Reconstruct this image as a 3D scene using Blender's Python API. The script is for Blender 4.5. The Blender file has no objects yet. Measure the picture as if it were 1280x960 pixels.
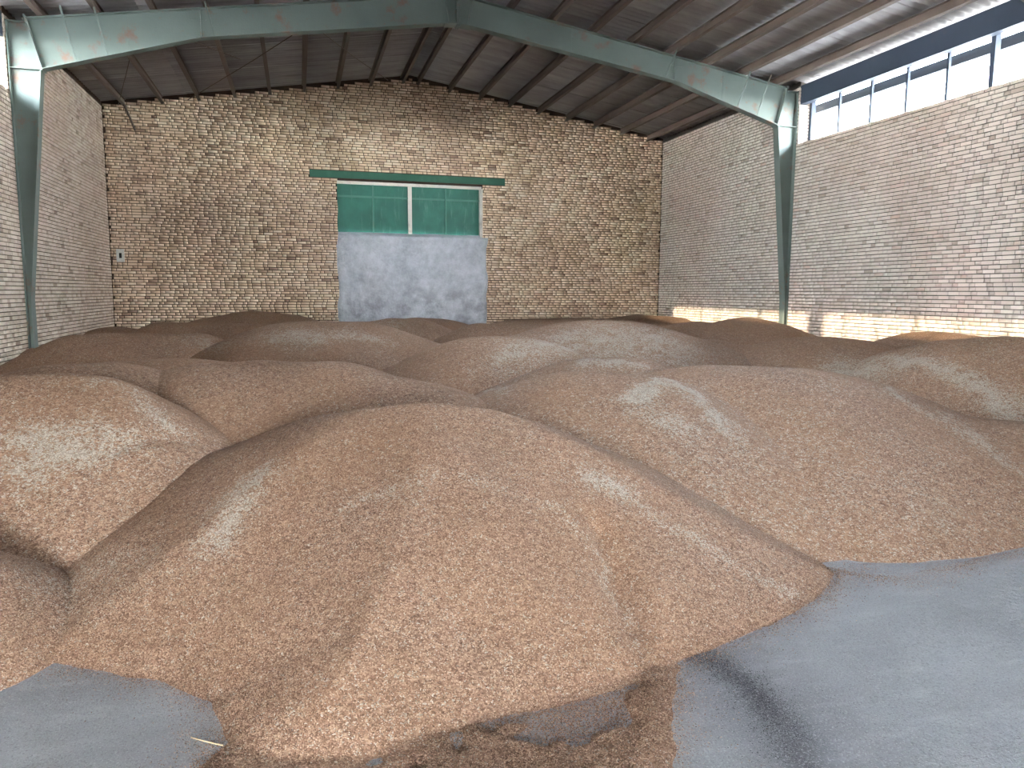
import bpy, bmesh, math, random
import numpy as np
from mathutils import Vector, Matrix
random.seed(7); RNG = np.random.default_rng(7)
S = bpy.context.scene; COL = S.collection

# ------------------------------------------------------------------ camera, sky, sun, exposure
F_PX, YAW, PITCH, ROLL = 936.69, 0.276576, 0.121606, 0.005771
cam = bpy.data.cameras.new('camera'); cam.sensor_fit = 'HORIZONTAL'; cam.sensor_width = 36.0
cam.lens = F_PX / 1280 * 36.0; cam.clip_start = 0.05; cam.clip_end = 500
camo = bpy.data.objects.new('camera', cam); COL.objects.link(camo); S.camera = camo
fwd = Vector((math.sin(YAW) * math.cos(PITCH), math.cos(YAW) * math.cos(PITCH), -math.sin(PITCH)))
rt = Vector((math.cos(YAW), -math.sin(YAW), 0)); up = rt.cross(fwd)
r2 = rt * math.cos(ROLL) + up * math.sin(ROLL); u2 = -rt * math.sin(ROLL) + up * math.cos(ROLL)
camo.matrix_world = Matrix(((r2.x, u2.x, -fwd.x, 0), (r2.y, u2.y, -fwd.y, 0), (r2.z, u2.z, -fwd.z, 1.6), (0, 0, 0, 1)))

world = bpy.data.worlds.new('sky'); S.world = world; world.use_nodes = True
wn = world.node_tree.nodes; wl = world.node_tree.links
bg = wn['Background']; bg.inputs['Strength'].default_value = 9.0
tc = wn.new('ShaderNodeTexCoord'); sx = wn.new('ShaderNodeSeparateXYZ'); wr = wn.new('ShaderNodeValToRGB')
wl.new(tc.outputs['Generated'], sx.inputs[0]); wl.new(sx.outputs['Z'], wr.inputs[0]); wl.new(wr.outputs[0], bg.inputs['Color'])
wr.color_ramp.elements[0].color = (0.92, 0.93, 0.93, 1); wr.color_ramp.elements[1].color = (0.60, 0.72, 0.95, 1)
wr.color_ramp.elements[1].position = 0.9

SUN_DIR = Vector((14.38, 5.28, -4.03)).normalized()          # the way the light travels
sd = bpy.data.lights.new('sun', 'SUN'); sd.energy = 1.0; sd.angle = math.radians(0.6); sd.color = (1.0, 0.80, 0.55)
so = bpy.data.objects.new('sun', sd); COL.objects.link(so); so.rotation_euler = SUN_DIR.to_track_quat('-Z', 'Y').to_euler()
so.location = (-30, -10, 20)

vs = S.view_settings; vs.view_transform = 'Standard'; vs.look = 'None'; vs.gamma = 1.0; vs.use_curve_mapping = False
vs.exposure = 3.92
try:
    S.cycles.max_bounces = 10; S.cycles.diffuse_bounces = 7; S.cycles.transparent_max_bounces = 12
    S.cycles.use_denoising = True
except Exception: pass

# ------------------------------------------------------------------ sizes of the shed (metres)
XL, XR, XM = -4.278, 10.098, 2.91          # wall faces, ridge
YB, YF, YFR, YFR2 = 20.0, -5.2, 14.0, 7.75  # back wall, front wall, the two portal frames
HALF = XR - XM
SLOPE = 0.158
SILL, EAVE = 4.70, 5.80
def roof_z(x): return 7.085 - SLOPE * abs(x - XM)      # underside of the roof sheets

# ------------------------------------------------------------------ helpers
def setp(o, label=None, cat=None, group=None, kind=None):
    if label: o['label'] = label
    if cat: o['category'] = cat
    if group: o['group'] = group
    if kind: o['kind'] = kind
    return o
def mesh_obj(name, me, mat=None, parent=None):
    o = bpy.data.objects.new(name, me); COL.objects.link(o)
    if mat and not me.materials: me.materials.append(mat)
    if parent is not None: o.parent = parent
    return o
class MB:
    def __init__(s): s.v = []; s.f = []
    def add(s, vs_, fs_):
        n = len(s.v); s.v += [tuple(v) for v in vs_]; s.f += [tuple(i + n for i in f) for f in fs_]; return s
    def box(s, x0, x1, y0, y1, z0, z1):
        return s.add([(x0,y0,z0),(x1,y0,z0),(x1,y1,z0),(x0,y1,z0),(x0,y0,z1),(x1,y0,z1),(x1,y1,z1),(x0,y1,z1)],
                     [(0,3,2,1),(4,5,6,7),(0,1,5,4),(1,2,6,5),(2,3,7,6),(3,0,4,7)])
    def prism(s, pts, axis, a, b):
        """polygon pts (2-D) pushed along axis from a to b"""
        n = len(pts)
        def P(p, t):
            q = list(p); q.insert(axis, t); return tuple(q)
        v = [P(p, a) for p in pts] + [P(p, b) for p in pts]
        f = [tuple(range(n))[::-1], tuple(range(n, 2 * n))] + [(i, (i + 1) % n, n + (i + 1) % n, n + i) for i in range(n)]
        return s.add(v, f)
    def tube(s, pts, r, n=6):
        rings = []
        for i, p in enumerate(pts):
            p = Vector(p); d = (Vector(pts[min(i + 1, len(pts) - 1)]) - Vector(pts[max(i - 1, 0)])).normalized()
            a = d.orthogonal().normalized(); b = d.cross(a)
            rings.append([p + (a * math.cos(k * 2 * math.pi / n) + b * math.sin(k * 2 * math.pi / n)) * r for k in range(n)])
        v = [q for R in rings for q in R]; f = []
        for i in range(len(pts) - 1):
            for k in range(n): f.append((i * n + k, i * n + (k + 1) % n, (i + 1) * n + (k + 1) % n, (i + 1) * n + k))
        f += [tuple(range(n))[::-1], tuple(range(len(v) - n, len(v)))]
        return s.add(v, f)
    def build(s, name, mat, parent=None, smooth=False, bevel=0):
        me = bpy.data.meshes.new(name); me.from_pydata(s.v, [], s.f)
        bm = bmesh.new(); bm.from_mesh(me); bmesh.ops.recalc_face_normals(bm, faces=bm.faces[:])
        if bevel: bmesh.ops.bevel(bm, geom=bm.edges[:], offset=bevel, segments=1, affect='EDGES')
        bm.to_mesh(me); bm.free()
        if smooth: me.polygons.foreach_set('use_smooth', [True] * len(me.polygons))
        return mesh_obj(name, me, mat, parent)
def empty(name, loc=(0, 0, 0), parent=None):
    o = bpy.data.objects.new(name, None); COL.objects.link(o); o.location = loc; o.empty_display_size = .2
    if parent: o.parent = parent
    return o
def np_mesh(name, V, F, k):
    """V (n,3), F (m,k) -> mesh"""
    me = bpy.data.meshes.new(name); me.vertices.add(len(V)); me.vertices.foreach_set('co', np.ascontiguousarray(V, np.float32).ravel())
    m = len(F); me.loops.add(m * k); me.loops.foreach_set('vertex_index', np.ascontiguousarray(F, np.int32).ravel())
    me.polygons.add(m); me.polygons.foreach_set('loop_start', np.arange(0, m * k, k, dtype=np.int32))
    me.update(calc_edges=True); me.validate()
    return me
def vnoise(x, y, seed=0):
    xi = np.floor(x).astype(np.int64); yi = np.floor(y).astype(np.int64); fx = x - xi; fy = y - yi
    fx = fx * fx * (3 - 2 * fx); fy = fy * fy * (3 - 2 * fy)
    def hsh(a, b):
        h = (a * 374761393 + b * 668265263 + seed * 974711) & 0x7fffffff
        h = ((h ^ (h >> 13)) * 1274126177) & 0x7fffffff
        return ((h ^ (h >> 16)) & 0xffff) / 65535.0 * 2 - 1
    return ((hsh(xi, yi) * (1 - fx) + hsh(xi + 1, yi) * fx) * (1 - fy) + (hsh(xi, yi + 1) * (1 - fx) + hsh(xi + 1, yi + 1) * fx) * fy)

# ------------------------------------------------------------------ materials
class N:
    """small node-tree writer"""
    def __init__(s, name, rough=0.8, metallic=0.0, spec=0.3):
        s.m = bpy.data.materials.new(name); s.m.use_nodes = True; s.t = s.m.node_tree
        s.b = s.t.nodes['Principled BSDF']; s.b.inputs['Roughness'].default_value = rough; s.b.inputs['Metallic'].default_value = metallic
        s.b.inputs['Specular IOR Level'].default_value = spec
    def n(s, typ, **k):
        x = s.t.nodes.new('ShaderNode' + typ)
        for a, v in k.items():
            if a.startswith('i_'):
                key = a[2:]; key = int(key) if key.isdigit() else key.replace('_', ' ')
                if hasattr(v, 'is_linked'): s.t.links.new(v, x.inputs[key])
                else: x.inputs[key].default_value = v
            else: setattr(x, a, v)
        return x
    def pos(s): return s.n('NewGeometry').outputs['Position']
    def noise(s, vec, scale, detail=4, rough=.55):
        return s.n('TexNoise', i_Vector=vec, i_Scale=scale, i_Detail=detail, i_Roughness=rough).outputs['Fac']
    def scaled(s, vec, sc): return s.n('VectorMath', operation='MULTIPLY', i_0=vec, i_1=sc).outputs[0]
    def math(s, op, a, b=0.0, clamp=False):
        x = s.n('Math', operation=op, i_0=a, i_1=b); x.use_clamp = clamp; return x.outputs[0]
    def rng(s, v, a, b, c=0., d=1.): return s.n('MapRange', i_Value=v, i_1=a, i_2=b, i_3=c, i_4=d).outputs[0]
    def ramp(s, fac, stops):
        x = s.n('ValToRGB', i_Fac=fac); r = x.color_ramp
        while len(r.elements) < len(stops): r.elements.new(.5)
        for e, (p, c) in zip(r.elements, stops): e.position = p; e.color = (*c, 1)
        return x.outputs[0]
    def mix(s, fac, a, b, mode='MIX'):
        x = s.n('Mix', data_type='RGBA', blend_type=mode); x.clamp_factor = True
        for i, v in ((0, fac), (6, a), (7, b)):
            if hasattr(v, 'is_linked'): s.t.links.new(v, x.inputs[i])
            else: x.inputs[i].default_value = v if i == 0 else (*v, 1)
        return x.outputs[2]
    def attr(s, name): return s.n('Attribute', attribute_name=name).outputs['Fac']
    def bump(s, h, dist, strength=1.0):
        x = s.n('Bump', i_Height=h, i_Distance=dist, i_Strength=strength); s.t.links.new(x.outputs[0], s.b.inputs['Normal'])
    def col(s, c):
        if hasattr(c, 'is_linked'): s.t.links.new(c, s.b.inputs['Base Color'])
        else: s.b.inputs['Base Color'].default_value = (*c, 1)
        return s

def brick_mat(name, stops, single, grime=(0.16, 0.105, 0.06), grime_amt=.75, pale=(0.72, 0.66, 0.55)):
    q = N(name, .9, spec=.15); p = q.pos()
    r = q.n('ObjectInfo').outputs['Random'] if single else q.n('NewGeometry').outputs['Random Per Island']
    c = q.ramp(r, stops)
    big = q.noise(p, .45, 3); med = q.noise(p, 1.7, 4); fine = q.noise(p, 60, 3)
    c = q.mix(q.rng(big, .48, .72, 0, grime_amt), c, q.mix(.5, c, grime))
    c = q.mix(q.rng(med, .5, .8, 0, .4), c, pale)
    c = q.mix(q.rng(q.noise(p, .33, 2), .42, .6, 0, .28), c, (.60, .40, .33))
    c = q.mix(.2, c, q.ramp(fine, [(.3, (.35, .35, .35)), (.7, (.65, .65, .65))]), 'OVERLAY')
    q.col(c); q.bump(fine, .004); return q.m
STOPS_BACK = [(0, (.26, .16, .115)), (.08, (.54, .38, .26)), (.4, (.70, .53, .365)), (.75, (.78, .62, .44)), (1, (.82, .70, .53))]
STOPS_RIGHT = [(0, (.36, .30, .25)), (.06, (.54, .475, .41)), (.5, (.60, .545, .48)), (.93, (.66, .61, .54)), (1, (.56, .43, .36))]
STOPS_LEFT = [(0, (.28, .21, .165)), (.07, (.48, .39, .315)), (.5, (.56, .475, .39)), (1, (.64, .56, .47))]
M = {}
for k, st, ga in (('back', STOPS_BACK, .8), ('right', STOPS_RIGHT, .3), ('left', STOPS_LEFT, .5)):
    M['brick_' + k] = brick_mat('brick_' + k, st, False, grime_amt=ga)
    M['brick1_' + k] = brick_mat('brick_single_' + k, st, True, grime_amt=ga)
def mortar(name, a, b):
    q = N(name, .95, spec=.1); q.col(q.mix(q.noise(q.pos(), 5, 5), a, b)); q.bump(q.noise(q.pos(), 120, 3), .004); return q.m
M['mortar_back'] = mortar('mortar_back', (.03, .02, .014), (.075, .05, .035))
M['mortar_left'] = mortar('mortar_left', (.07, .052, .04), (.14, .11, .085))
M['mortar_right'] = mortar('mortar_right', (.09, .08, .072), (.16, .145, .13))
q = N('concrete_floor', .75, spec=.3); p = q.pos()
c = q.ramp(q.noise(p, 1.3, 6, .6), [(.3, (.185, .189, .195)), (.7, (.26, .267, .275))])
c = q.mix(q.rng(q.noise(q.scaled(p, (1.1, 4.0, 1)), 2.2, 6, .65), .52, .75, 0, .55), c, (.32, .33, .34))
sp = q.noise(p, 150, 2, .7)
c = q.mix(q.math('MULTIPLY', q.attr('dirt'), q.rng(sp, .40, .66, 1, .55)), c, (.045, .045, .05))
c = q.mix(q.rng(sp, .56, .70, 0, .6), c, (.40, .40, .40)); c = q.mix(q.rng(q.noise(p, 95, 3, .7), .34, .46, .6, 0), c, (.11, .112, .115))
q.col(c); q.bump(q.math('ADD', q.noise(p, 25, 5), q.math('MULTIPLY', sp, .6)), .012); M['floor'] = q.m
q = N('cement_plaster', .9, spec=.15); p = q.pos()
c = q.ramp(q.math('ADD', q.math('MULTIPLY', q.noise(p, 1.3, 8, .72), .65), q.math('MULTIPLY', q.noise(p, 7, 8, .75), .35)), [(.34, (.27, .285, .31)), (.5, (.43, .45, .485)), (.64, (.56, .58, .62))])
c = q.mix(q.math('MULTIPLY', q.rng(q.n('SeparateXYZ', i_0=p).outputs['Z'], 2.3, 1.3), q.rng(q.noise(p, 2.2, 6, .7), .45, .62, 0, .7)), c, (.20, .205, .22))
q.col(c); q.bump(q.noise(p, 9, 8, .65), .03); M['plaster'] = q.m
q = N('pale_plaster', .9); q.col(q.ramp(q.noise(q.pos(), 6, 5), [(.3, (.40, .38, .34)), (.7, (.62, .60, .55))])); q.bump(q.noise(q.pos(), 20, 5), .02); M['pale'] = q.m
q = N('green_paint', .5, spec=.4); p = q.pos()
c = q.ramp(q.noise(p, 2.0, 4), [(.3, (.018, .105, .075)), (.7, (.03, .16, .115))])
c = q.mix(q.rng(q.noise(q.scaled(p, (5, 5, .8)), 2.4, 5, .7), .55, .74, 0, .5), c, (.12, .25, .20)); q.col(c); M['green'] = q.m
q = N('green_lintel_paint', .6); p = q.pos()
q.col(q.mix(q.rng(q.noise(p, 3, 5), .5, .7, 0, .5), (.025, .10, .065), (.055, .15, .105))); M['lintel'] = q.m
def steel(name, base, alt, rust=(.20, .085, .045), amt=.7, rough=.55):
    q = N(name, rough, spec=.2); p = q.pos()
    c = q.mix(q.noise(p, 1.5, 4), base, alt)
    c = q.mix(q.rng(q.noise(p, 2.6, 6, .65), .57, .68, 0, amt), c, rust); c = q.mix(q.rng(q.noise(p, 9, 5, .7), .62, .72, 0, amt * .6), c, rust)
    q.col(c); q.bump(q.noise(p, 40, 3), .002); return q.m
M['frame'] = steel('green_grey_steel', (.10, .13, .115), (.165, .20, .18), amt=.65)
M['purlin'] = steel('brown_purlin_steel', (.085, .062, .05), (.15, .115, .095), rust=(.13, .07, .042), amt=.5, rough=.6)
M['sash'] = steel('window_steel', (.03, .04, .06), (.05, .065, .09), amt=.1)
M['stile'] = steel('green_stile', (.05, .17, .125), (.10, .25, .19), amt=.2)
M['whitepaint'] = steel('white_paint', (.60, .57, .50), (.72, .69, .62), amt=.3)
q = N('roof_sheet', .62, metallic=.0, spec=.35); p = q.pos()
c = q.ramp(q.noise(q.scaled(p, (.7, 3, 1)), 1.3, 5, .6), [(.3, (.25, .24, .235)), (.7, (.42, .41, .40))])
c = q.mix(q.rng(q.n('ObjectInfo').outputs['Random'], 0, 1, 0, .3), c, (.17, .155, .145)); q.col(c); M['sheet'] = q.m
q = N('galvanised_fascia', .5, spec=.4); q.col(q.mix(q.noise(q.pos(), 3, 4), (.05, .06, .075), (.075, .09, .11))); M['fascia'] = q.m
q = N('dusty_ground', .95, spec=.1); q.col(q.mix(q.noise(q.pos(), .4, 6), (.15, .135, .115), (.23, .21, .18))); M['ground'] = q.m
q = N('socket_plastic', .6); q.col(q.mix(q.noise(q.pos(), 25, 3), (.42, .42, .40), (.66, .66, .62))); M['socket'] = q.m
q = N('dark_hole', .9); q.col((.01, .01, .01)); M['dark'] = q.m
q = N('straw', .8); q.col((.40, .33, .20)); M['straw'] = q.m
g = bpy.data.materials.new('window_glass'); g.use_nodes = True; t = g.node_tree; t.nodes.remove(t.nodes['Principled BSDF'])
tr = t.nodes.new('ShaderNodeBsdfTransparent'); tr.inputs[0].default_value = (.95, .97, .98, 1); gl = t.nodes.new('ShaderNodeBsdfGlossy'); gl.inputs['Roughness'].default_value = .03
mx = t.nodes.new('ShaderNodeMixShader')
mx.inputs[0].default_value = .05; t.links.new(tr.outputs[0], mx.inputs[1]); t.links.new(gl.outputs[0], mx.inputs[2]); t.links.new(mx.outputs[0], t.nodes['Material Output'].inputs[0])
M['glass'] = g
# grain: cells the size of kernels, each with its own tone; where chaff gathers and along one painted crest light (attribute) more cells are pale
q = N('wheat_grain', .75, spec=.2); p = q.pos()
pw = q.n('VectorMath', operation='ADD', i_0=q.scaled(p, (1.0, 1.0, 1.5)), i_1=q.n('VectorMath', operation='SCALE', i_0=q.n('TexNoise', i_Vector=p, i_Scale=30.0).outputs['Color'], i_Scale=.02).outputs[0]).outputs[0]
v1 = q.n('TexVoronoi', i_Vector=pw, i_Scale=140.0); rnd = q.n('SeparateXYZ', i_0=v1.outputs['Color'])
v2 = q.n('TexVoronoi', i_Vector=pw, i_Scale=52.0); rnd2 = q.n('SeparateXYZ', i_0=v2.outputs['Color'])
WHEAT = [(0, (.062, .032, .019)), (.3, (.152, .088, .056)), (.7, (.235, .146, .097)), (1, (.42, .297, .212))]
c = q.ramp(rnd.outputs[0], WHEAT)
c = q.mix(.3, c, q.ramp(rnd2.outputs[0], WHEAT))
c = q.mix(q.rng(q.noise(p, 1.1, 4), .4, .65, 0, .35), c, (.23, .13, .07))
chaff = q.attr('chaff'); prob = q.math('ADD', q.math('MULTIPLY', q.math('MULTIPLY', chaff, q.rng(q.noise(p, 6, 4, .65), .3, .62, .25, 1.1)), .85), q.rng(q.noise(p, 2.3, 5, .65), .42, .75, .02, .22))
sel = q.math('LESS_THAN', q.math('ADD', q.math('MULTIPLY', rnd.outputs[1], .5), q.math('MULTIPLY', rnd2.outputs[1], .5)), q.math('ADD', q.math('MULTIPLY', prob, .75), .12))
c = q.mix(q.math('MULTIPLY', sel, .8), c, q.ramp(rnd.outputs[2], [(0, (.19, .165, .13)), (.5, (.31, .275, .225)), (1, (.46, .425, .365))]))
q.col(c)
hgt_ = q.math('ADD', q.math('MULTIPLY', q.math('SUBTRACT', 1.0, v1.outputs['Distance']), .6), q.math('MULTIPLY', v2.outputs['Color'], .8))
q.bump(hgt_, .006, 1.0); M['grain'] = q.m
q = N('loose_kernels', .7, spec=.25)
q.col(q.ramp(q.n('NewGeometry').outputs['Random Per Island'], WHEAT)); M['kernel'] = q.m
q = N('dark_grit', .9); q.col(q.ramp(q.n('NewGeometry').outputs['Random Per Island'], [(0, (.018, .018, .02)), (.7, (.055, .055, .06)), (1, (.22, .22, .23))])); M['grit'] = q.m

q = N('wheat_kernel', .65, spec=.25)          # single kernels lying on the near heaps
r_ = q.n('ObjectInfo').outputs['Random']
ch_ = q.n('Attribute', attribute_name='chaff', attribute_type='INSTANCER').outputs['Fac']
c = q.ramp(r_, WHEAT)
r3 = q.math('FRACT', q.math('MULTIPLY', r_, 37.7)); c = q.mix(q.math('MULTIPLY', q.math('LESS_THAN', r3, q.math('ADD', q.math('MULTIPLY', ch_, .55), .05)), .85), c, (.40, .36, .30))
q.col(c); M['wheat_kernel'] = q.m

# ------------------------------------------------------------------ setting: ground, floor, walls
setp(MB().box(-60, 70, -70, 80, -.5, -.06).build('ground', M['ground']), kind='structure')
def floor():
    x = np.arange(XL - .3, XR + .31, .1); y = np.concatenate([np.arange(YF - .3, 1.2, .4), np.arange(1.2, 6, .04), np.arange(6, 20.4, .4)])
    X, Y = np.meshgrid(x, y); nx, ny = len(x), len(y)
    Z = np.where((Y > 1) & (Y < 6), vnoise(X * 2.1, Y * 2.1, 3) * .004 + vnoise(X * 6, Y * 6, 4) * .002, 0)
    V = np.stack([X, Y, Z], -1).reshape(-1, 3); i = np.arange(nx * ny).reshape(ny, nx)
    Fq = np.stack([i[:-1, :-1], i[:-1, 1:], i[1:, 1:], i[1:, :-1]], -1).reshape(-1, 4)
    me = np_mesh('floor', V, Fq, 4)
    # the band of black grit swept along the edge of a worn slab
    d = np.full(X.size, 9.); Pq = V[:, :2]
    for (a, b) in zip(STREAK[:-1], STREAK[1:]):
        a, b = np.array(a), np.array(b); t = np.clip(((Pq - a) @ (b - a)) / ((b - a) @ (b - a)), 0, 1)
        d = np.minimum(d, np.hypot(*(Pq - a - t[:, None] * (b - a)).T))
    at = me.attributes.new('dirt', 'FLOAT', 'POINT')
    w = np.exp(-(d / (.075 + .03 * vnoise(Pq[:, 0] * 9, Pq[:, 1] * 9, 8))) ** 2)
    w = np.maximum(w, .55 * np.exp(-(d / .30) ** 2) * (.5 + .5 * vnoise(Pq[:, 0] * 5, Pq[:, 1] * 5, 9)))
    at.data.foreach_set('value', w.astype(np.float32))
    me.polygons.foreach_set('use_smooth', [True] * len(me.polygons))
    return setp(mesh_obj('floor', me, M['floor']), kind='structure')
STREAK = [(1.62, 2.86), (1.70, 2.72), (1.72, 2.55), (1.72, 2.40), (1.70, 2.26), (1.66, 2.10), (1.60, 1.9), (1.5, 1.6)]
floor()

COURSE, PERIOD, STR, HDR = .0665, .320, .1985, .0925
Rm = np.array(camo.matrix_world)[:3, :3]; Cp = np.array((0, 0, 1.6))
def pix(P):
    c = (np.asarray(P, float) - Cp) @ Rm; d = np.maximum(-c[..., 2], 1e-3)
    return 640 + F_PX * c[..., 0] / d, 480 - F_PX * c[..., 1] / d, -c[..., 2]
def lay_bricks(u0, u1, z1, keep):
    """Flemish bond: list of (ua, ub, za, zb)"""
    out = []
    for r in range(int(z1 / COURSE)):
        za = r * COURSE + .002 + random.uniform(-.0015, .0015); zb = za + COURSE - .0155
        u = u0 - PERIOD * random.uniform(.9, 1.1) + (r % 2) * PERIOD / 2 + random.uniform(-.03, .03); k = 0
        while u < u1:
            L = (STR if k % 2 == 0 else HDR) + random.uniform(-.006, .006)
            if random.random() < .04: L = STR if k % 2 else HDR
            for a, b in keep(max(u, u0), min(u + L, u1), za, zb):
                if b - a > .03: out.append((a, b, za, zb))
            u += L + random.uniform(.012, .018); k += 1
    return np.array(out)
def brick_wall(name, key, wall, B, to3, depth_sign):
    """to3(u, z, d) -> xyz with d out of the wall; the 300 bricks that show largest become parts, the rest one mass"""
    n = len(B); d = RNG.normal(0, .0016, n).clip(-.004, .004)
    q = np.stack([to3((B[:, 0] + B[:, 1]) / 2, (B[:, 2] + B[:, 3]) / 2, d * 0)], 0)[0]
    x, y, dep = pix(q); a = to3(B[:, 0], B[:, 2], d * 0); b = to3(B[:, 1], B[:, 3], d * 0)
    xa, ya, _ = pix(a); xb, yb, _ = pix(b)
    size = np.abs(xb - xa) * np.abs(B[:, 3] - B[:, 2]) * F_PX / np.maximum(dep, .1)
    ok = (dep > 1) & (x > 2) & (x < 1278) & (y > 2) & (q[:, 2] > 1.3); size[~ok] = 0
    pick = np.argsort(-size)[:250]; rest = np.setdiff1d(np.arange(n), pick)
    tilt = RNG.normal(0, .0007, (n, 4))
    V = []
    for k, (iu, iz) in enumerate(((0, 2), (1, 2), (1, 3), (0, 3))): V.append(to3(B[rest, iu], B[rest, iz], d[rest] + tilt[rest, k]))
    for k, (iu, iz) in enumerate(((0, 2), (1, 2), (1, 3), (0, 3))): V.append(to3(B[rest, iu], B[rest, iz], d[rest] * 0 - .035))
    V = np.stack(V, 1).reshape(-1, 3); o = np.arange(len(rest))[:, None] * 8
    Fq = np.concatenate([o + np.array(f) for f in ((0, 1, 2, 3), (0, 4, 5, 1), (1, 5, 6, 2), (2, 6, 7, 3), (3, 7, 4, 0))])
    if depth_sign < 0: Fq = Fq[:, ::-1]
    setp(mesh_obj('brickwork', np_mesh('brickwork', V, Fq, 4), M['brick_' + key], wall), kind='stuff')
    unit = MB().box(-.5, .5, -.5, .5, -.5, .5).build('brick', M['brick1_' + key], wall); me = unit.data
    first = True
    for i in pick:
        p0 = to3(B[i:i+1, 0], B[i:i+1, 2], d[i:i+1])[0]; p1 = to3(B[i:i+1, 1], B[i:i+1, 3], d[i:i+1] * 0 - .035)[0]
        ob = unit if first else bpy.data.objects.new('brick', me)
        if not first: COL.objects.link(ob); ob.parent = wall
        first = False
        ob.location = (p0 + p1) / 2; ob.scale = np.abs(p1 - p0)

REC = .012                                     # mortar lies this far behind the brick faces
# back wall
OX0, OX1, OZ = 1.02, 4.83, 4.42
LX0, LX1, LZ0, LZ1 = .358, 5.442, 4.462, 4.635
m = MB(); y0, y1 = YB + REC, YB + .3
roofz = lambda x: roof_z(x) + .03
m.prism([(XL - .3, 0), (OX0, 0), (OX0, roofz(OX0)), (XL - .3, roofz(XL - .3))], 1, y0, y1)
m.prism([(OX1, 0), (XR + .3, 0), (XR + .3, roofz(XR + .3)), (OX1, roofz(OX1))], 1, y0, y1)
m.prism([(OX0, OZ), (OX1, OZ), (OX1, roofz(OX1)), (XM, roofz(XM)), (OX0, roofz(OX0))], 1, y0, y1)
wall_back = setp(m.build('wall_back', M['mortar_back']), kind='structure')
def keep_back(a, b, za, zb):
    top = roof_z((a + b) / 2) - .035
    if zb > top: return []
    segs = [(a, b)]
    def cut(x0, x1):
        r = []
        for s, e in segs:
            if s < x0: r.append((s, min(e, x0)))
            if e > x1: r.append((max(s, x1), e))
        return r
    if za < OZ: segs = cut(OX0 + .012 * math.sin(za * 9), OX1)
    if zb > LZ0 - .01 and za < LZ1 + .01: segs = cut(LX0 - .01, LX1 + .01)
    return segs
B = lay_bricks(XL + .01, XR - .01, 7.2, keep_back)
brick_wall('wall_back', 'back', wall_back, B, lambda u, z, d: np.stack([u, YB - d, z], -1), 1)
# side walls: full height in the far bay, up to the window sill in the nearer bays
WY, WT = 13.88, .36            # far end of the windows, wall thickness
for side, sx_, key in (('left', -1, 'left'), ('right', 1, 'right')):
    xw = XL if sx_ < 0 else XR; a, b = sorted((xw + sx_ * REC, xw + sx_ * WT))
    m = MB(); m.box(a, b, WY, YB + .3, 0, roof_z(XR) + .02); m.box(a, b, YF, WY, 0, SILL - .004)
    w = setp(m.build('wall_' + side, M['mortar_' + key]), kind='structure')
    def keep_side(ya, yb, za, zb):
        if zb > 5.90: return []
        if zb > SILL + .01: return [(max(ya, WY + .002), yb)] if yb > WY else []
        return [(ya, yb)]
    B = lay_bricks(YF + .05, YB - .005, 6.0, keep_side)
    jb = MB(); unit = None                        # the brick reveal where the window begins
    for r in range(int((5.86 - SILL) / COURSE)):
        u = .002; k = r
        while u < WT - .12:
            L = min(STR if k % 2 else HDR, WT - .11 - u); za = SILL + .004 + r * COURSE
            if L > .03:
                xa, xb = sorted((xw + sx_ * u, xw + sx_ * (u + L))); c3 = ((xa + xb) / 2, WY + .008, za + .0255)
                if unit is None: unit = MB().box(-.5, .5, -.5, .5, -.5, .5).build('brick', M['brick1_' + key], w); o_ = unit
                else: o_ = bpy.data.objects.new('brick', unit.data); COL.objects.link(o_); o_.parent = w
                o_.location = c3; o_.scale = (xb - xa, .03, .051)
            u += L + .012; k += 1
    brick_wall('wall_' + side, key, w, B, lambda u, z, d, xw=xw, sx_=sx_: np.stack([xw - sx_ * d, u, z], -1), sx_ * -1)
# front wall behind the camera with its wide doorway
m = MB()
m.box(XL - .25, -2.6, YF - .25, YF, 0, 2.31); m.box(.7, XR + .25, YF - .25, YF, 0, 2.31)
m.prism([(XL - .25, 2.3), (XR + .25, 2.3), (XR + .25, roofz(XR + .25)), (XM, roofz(XM)), (XL - .25, roofz(XL - .25))], 1, YF - .25, YF)
setp(m.build('wall_front', M['mortar_right']), kind='structure')

# ------------------------------------------------------------------ ceiling: corrugated sheets on steel purlins
ceiling = setp(empty('ceiling', (XM, 7, 7.1)), kind='structure'); ceiling.location = (0, 0, 0)
def sheet_mesh(sgn, L):
    wave, amp, nw, seg = .160, .024, 6, 8
    yy = np.linspace(0, wave * nw, nw * seg + 1); zz = amp * (1 - np.cos(yy / wave * 2 * math.pi)) / 1.0 * .5 * 2
    V = []; 
    for t, dz in ((0, 0), (L, -SLOPE * L)):
        V += [(sgn * t, y, z + dz) for y, z in zip(yy, zz)]
    n = len(yy); Fq = [(i, i + 1, n + i + 1, n + i) for i in range(n - 1)]
    # the thickness of the sheet
    V2 = [(x, y, z + .006) for x, y, z in V]; k = len(V)
    Fq += [(a + k, b + k, c + k, d + k)[::-1] for a, b, c, d in Fq] + [(n + i, n + i + 1, k + n + i + 1, k + n + i) for i in range(n - 1)]
    me = bpy.data.meshes.new('roof_sheet'); me.from_pydata(V + V2, [], Fq); me.polygons.foreach_set('use_smooth', [True] * len(me.polygons))
    me.materials.append(M['sheet']); return me
for sgn in (-1, 1):
    me = sheet_mesh(sgn, 2.80)
    for row in range(3):
        t = row * 2.67
        y = YF - .6; k = 0
        while y < YB + .5:
            o = bpy.data.objects.new('roof_sheet', me); COL.objects.link(o); o.parent = ceiling
            o.location = (XM + sgn * t, y, roof_z(XM + t) + (2 - row) * .008 + (k % 2) * .007); y += .160 * 5; k += 1
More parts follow.
